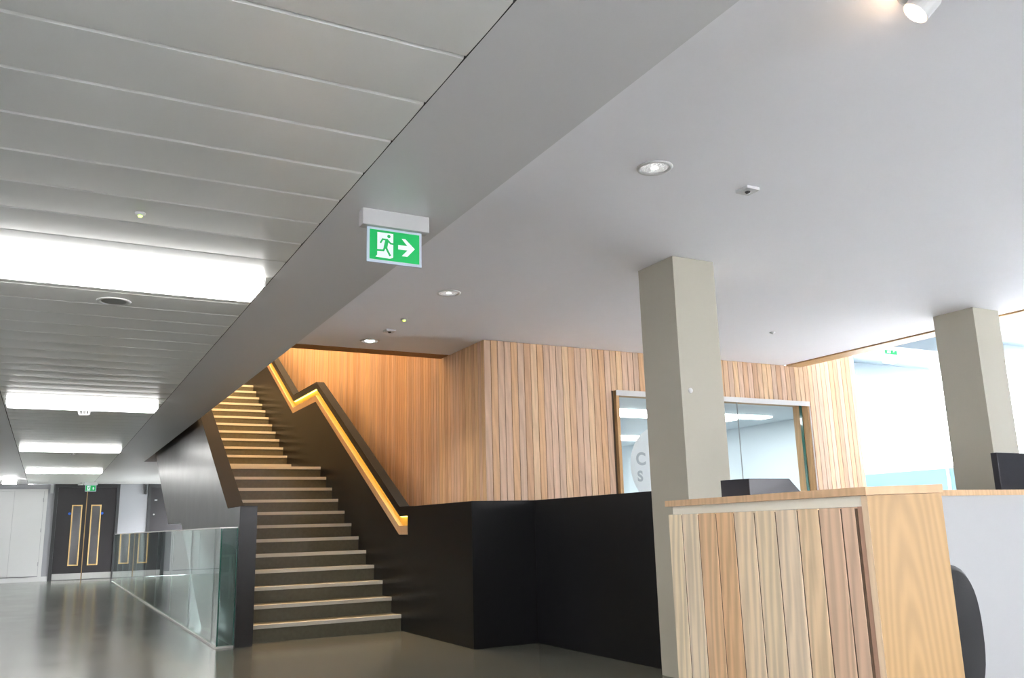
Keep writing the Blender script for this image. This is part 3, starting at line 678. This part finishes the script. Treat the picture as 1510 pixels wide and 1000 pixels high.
# ------------------------------------------------------------------ atrium beyond the column
ZA = 4.2
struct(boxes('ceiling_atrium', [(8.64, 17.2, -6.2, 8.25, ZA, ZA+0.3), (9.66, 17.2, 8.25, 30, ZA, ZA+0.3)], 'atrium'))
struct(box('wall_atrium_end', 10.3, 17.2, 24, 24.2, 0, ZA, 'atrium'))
struct(boxes('wall_atrium_side', [(9.56, 9.66, 8.26, 8.54, 0, ZA), (10.21, 10.3, 15.1, 24, 0, ZA), (9.66, 10.3, 8.55, 15.1, 2.7, ZA)], 'roomwall'))
fac = struct(boxes('window_2', [(16.98, 17.10, 3, 24, 2.05, 2.10), (16.98, 17.10, 3, 24, 0, 0.06)], 'cup'))
for k in range(7):
    y0 = 3+3.0*k
    boxes('pane', [(17.03, 17.045, y0+0.03, y0+2.97, 2.10, ZA)], 'pane', fac)
    boxes('spandrel_panel', [(17.03, 17.045, y0+0.03, y0+2.97, 1.3, 2.05)], 'bluepane', fac)
    boxes('pane', [(17.03, 17.045, y0+0.03, y0+2.97, 0.06, 1.3)], 'pane', fac)
    boxes('post', [(16.99, 17.09, y0-0.03, y0+0.03, 0.06, 2.05)], 'cup', fac)
struct(boxes('wall_rear', [(2.4, 17, -6.2, -6.0, 0, 1.0), (2.4, 5.2, -6.2, -6.0, 1.0, ZC), (9.4, 17, -6.2, -6.0, 1.0, ZC), (5.2, 9.4, -6.2, -6.0, 2.4, ZC)], 'wallgrey'))
wb = struct(boxes('window_added_rear', [(5.2, 9.4, -6.12, -6.02, 1.0, 1.05), (5.2, 9.4, -6.12, -6.02, 2.35, 2.4)], 'cup'))  # unseen window added behind the camera to set the daylight level
for k in range(3):
    x0 = 5.2+1.4*k
    boxes('pane', [(x0+0.03, x0+1.37, -6.07, -6.055, 1.05, 2.35)], 'pane', wb)
    boxes('post', [(x0, x0+0.03, -6.1, -6.02, 1.05, 2.35)], 'cup', wb)
wl = struct(boxes('window_added_left', [(-2.54, -2.44, -4.2, -2.0, 0, 0.05), (-2.54, -2.44, -4.2, -2.0, 2.40, ZM)], 'cup'))  # unseen window added to light the desk front from the left
for k in range(2):
    y0 = -4.2+1.1*k
    boxes('pane', [(-2.50, -2.485, y0+0.03, y0+1.07, 0.05, 2.40)], 'pane', wl)
    boxes('post', [(-2.54, -2.44, y0-0.03, y0+0.03, 0.05, 2.40)], 'cup', wl)
struct(box('floor_atrium_bounce', 8.66, 16.97, -5.99, 24, 0.001, 0.01, 'ground'))  # unseen pale slab added to bounce facade light upwards
struct(box('wall_atrium_blocker', 17.0, 17.2, -6, 3, 0, ZA, 'atrium'))  # unseen solid stretch added to cut facade light on the column fronts
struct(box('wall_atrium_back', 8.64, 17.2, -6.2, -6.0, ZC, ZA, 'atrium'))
for i, (y, lab) in enumerate(((7.2, 'first'), (9.6, 'second'), (12.0, 'third'), (14.4, 'fourth'))):
    tag(box('ceiling_beam', 9.8, 16.9, y, y+0.25, ZA-0.28, ZA-0.001, 'atrium'), 'pale blue ceiling beam crossing the atrium, %s from the desk' % lab, 'beam', 'atrium ceiling beams')
for i, (x, y, lab) in enumerate(((12.2, 10.1, 'nearer the boarded wall'), (15.0, 10.2, 'nearer the glass facade'))):
    t = thing('atrium_light', 'long bright ceiling light in the atrium, %s' % lab, 'ceiling light', (x, y, ZA-0.001))
    boxes('diffuser', [(-0.15, 0.15, 0, 1.4, -0.05, 0)], 'tube', t); [boxes('end_cap', [(-0.16, 0.16, e0, e0+0.01, -0.055, 0)], 'plastic', t) for e0 in (-0.01, 1.4)]
exit_sign(13.1, 10.05, ZA, 'small green exit sign hanging from the atrium ceiling', s=1.3)
struct(box('floor_outside', 17.2, 80, -60, 90, -0.35, -0.3, 'ground'))
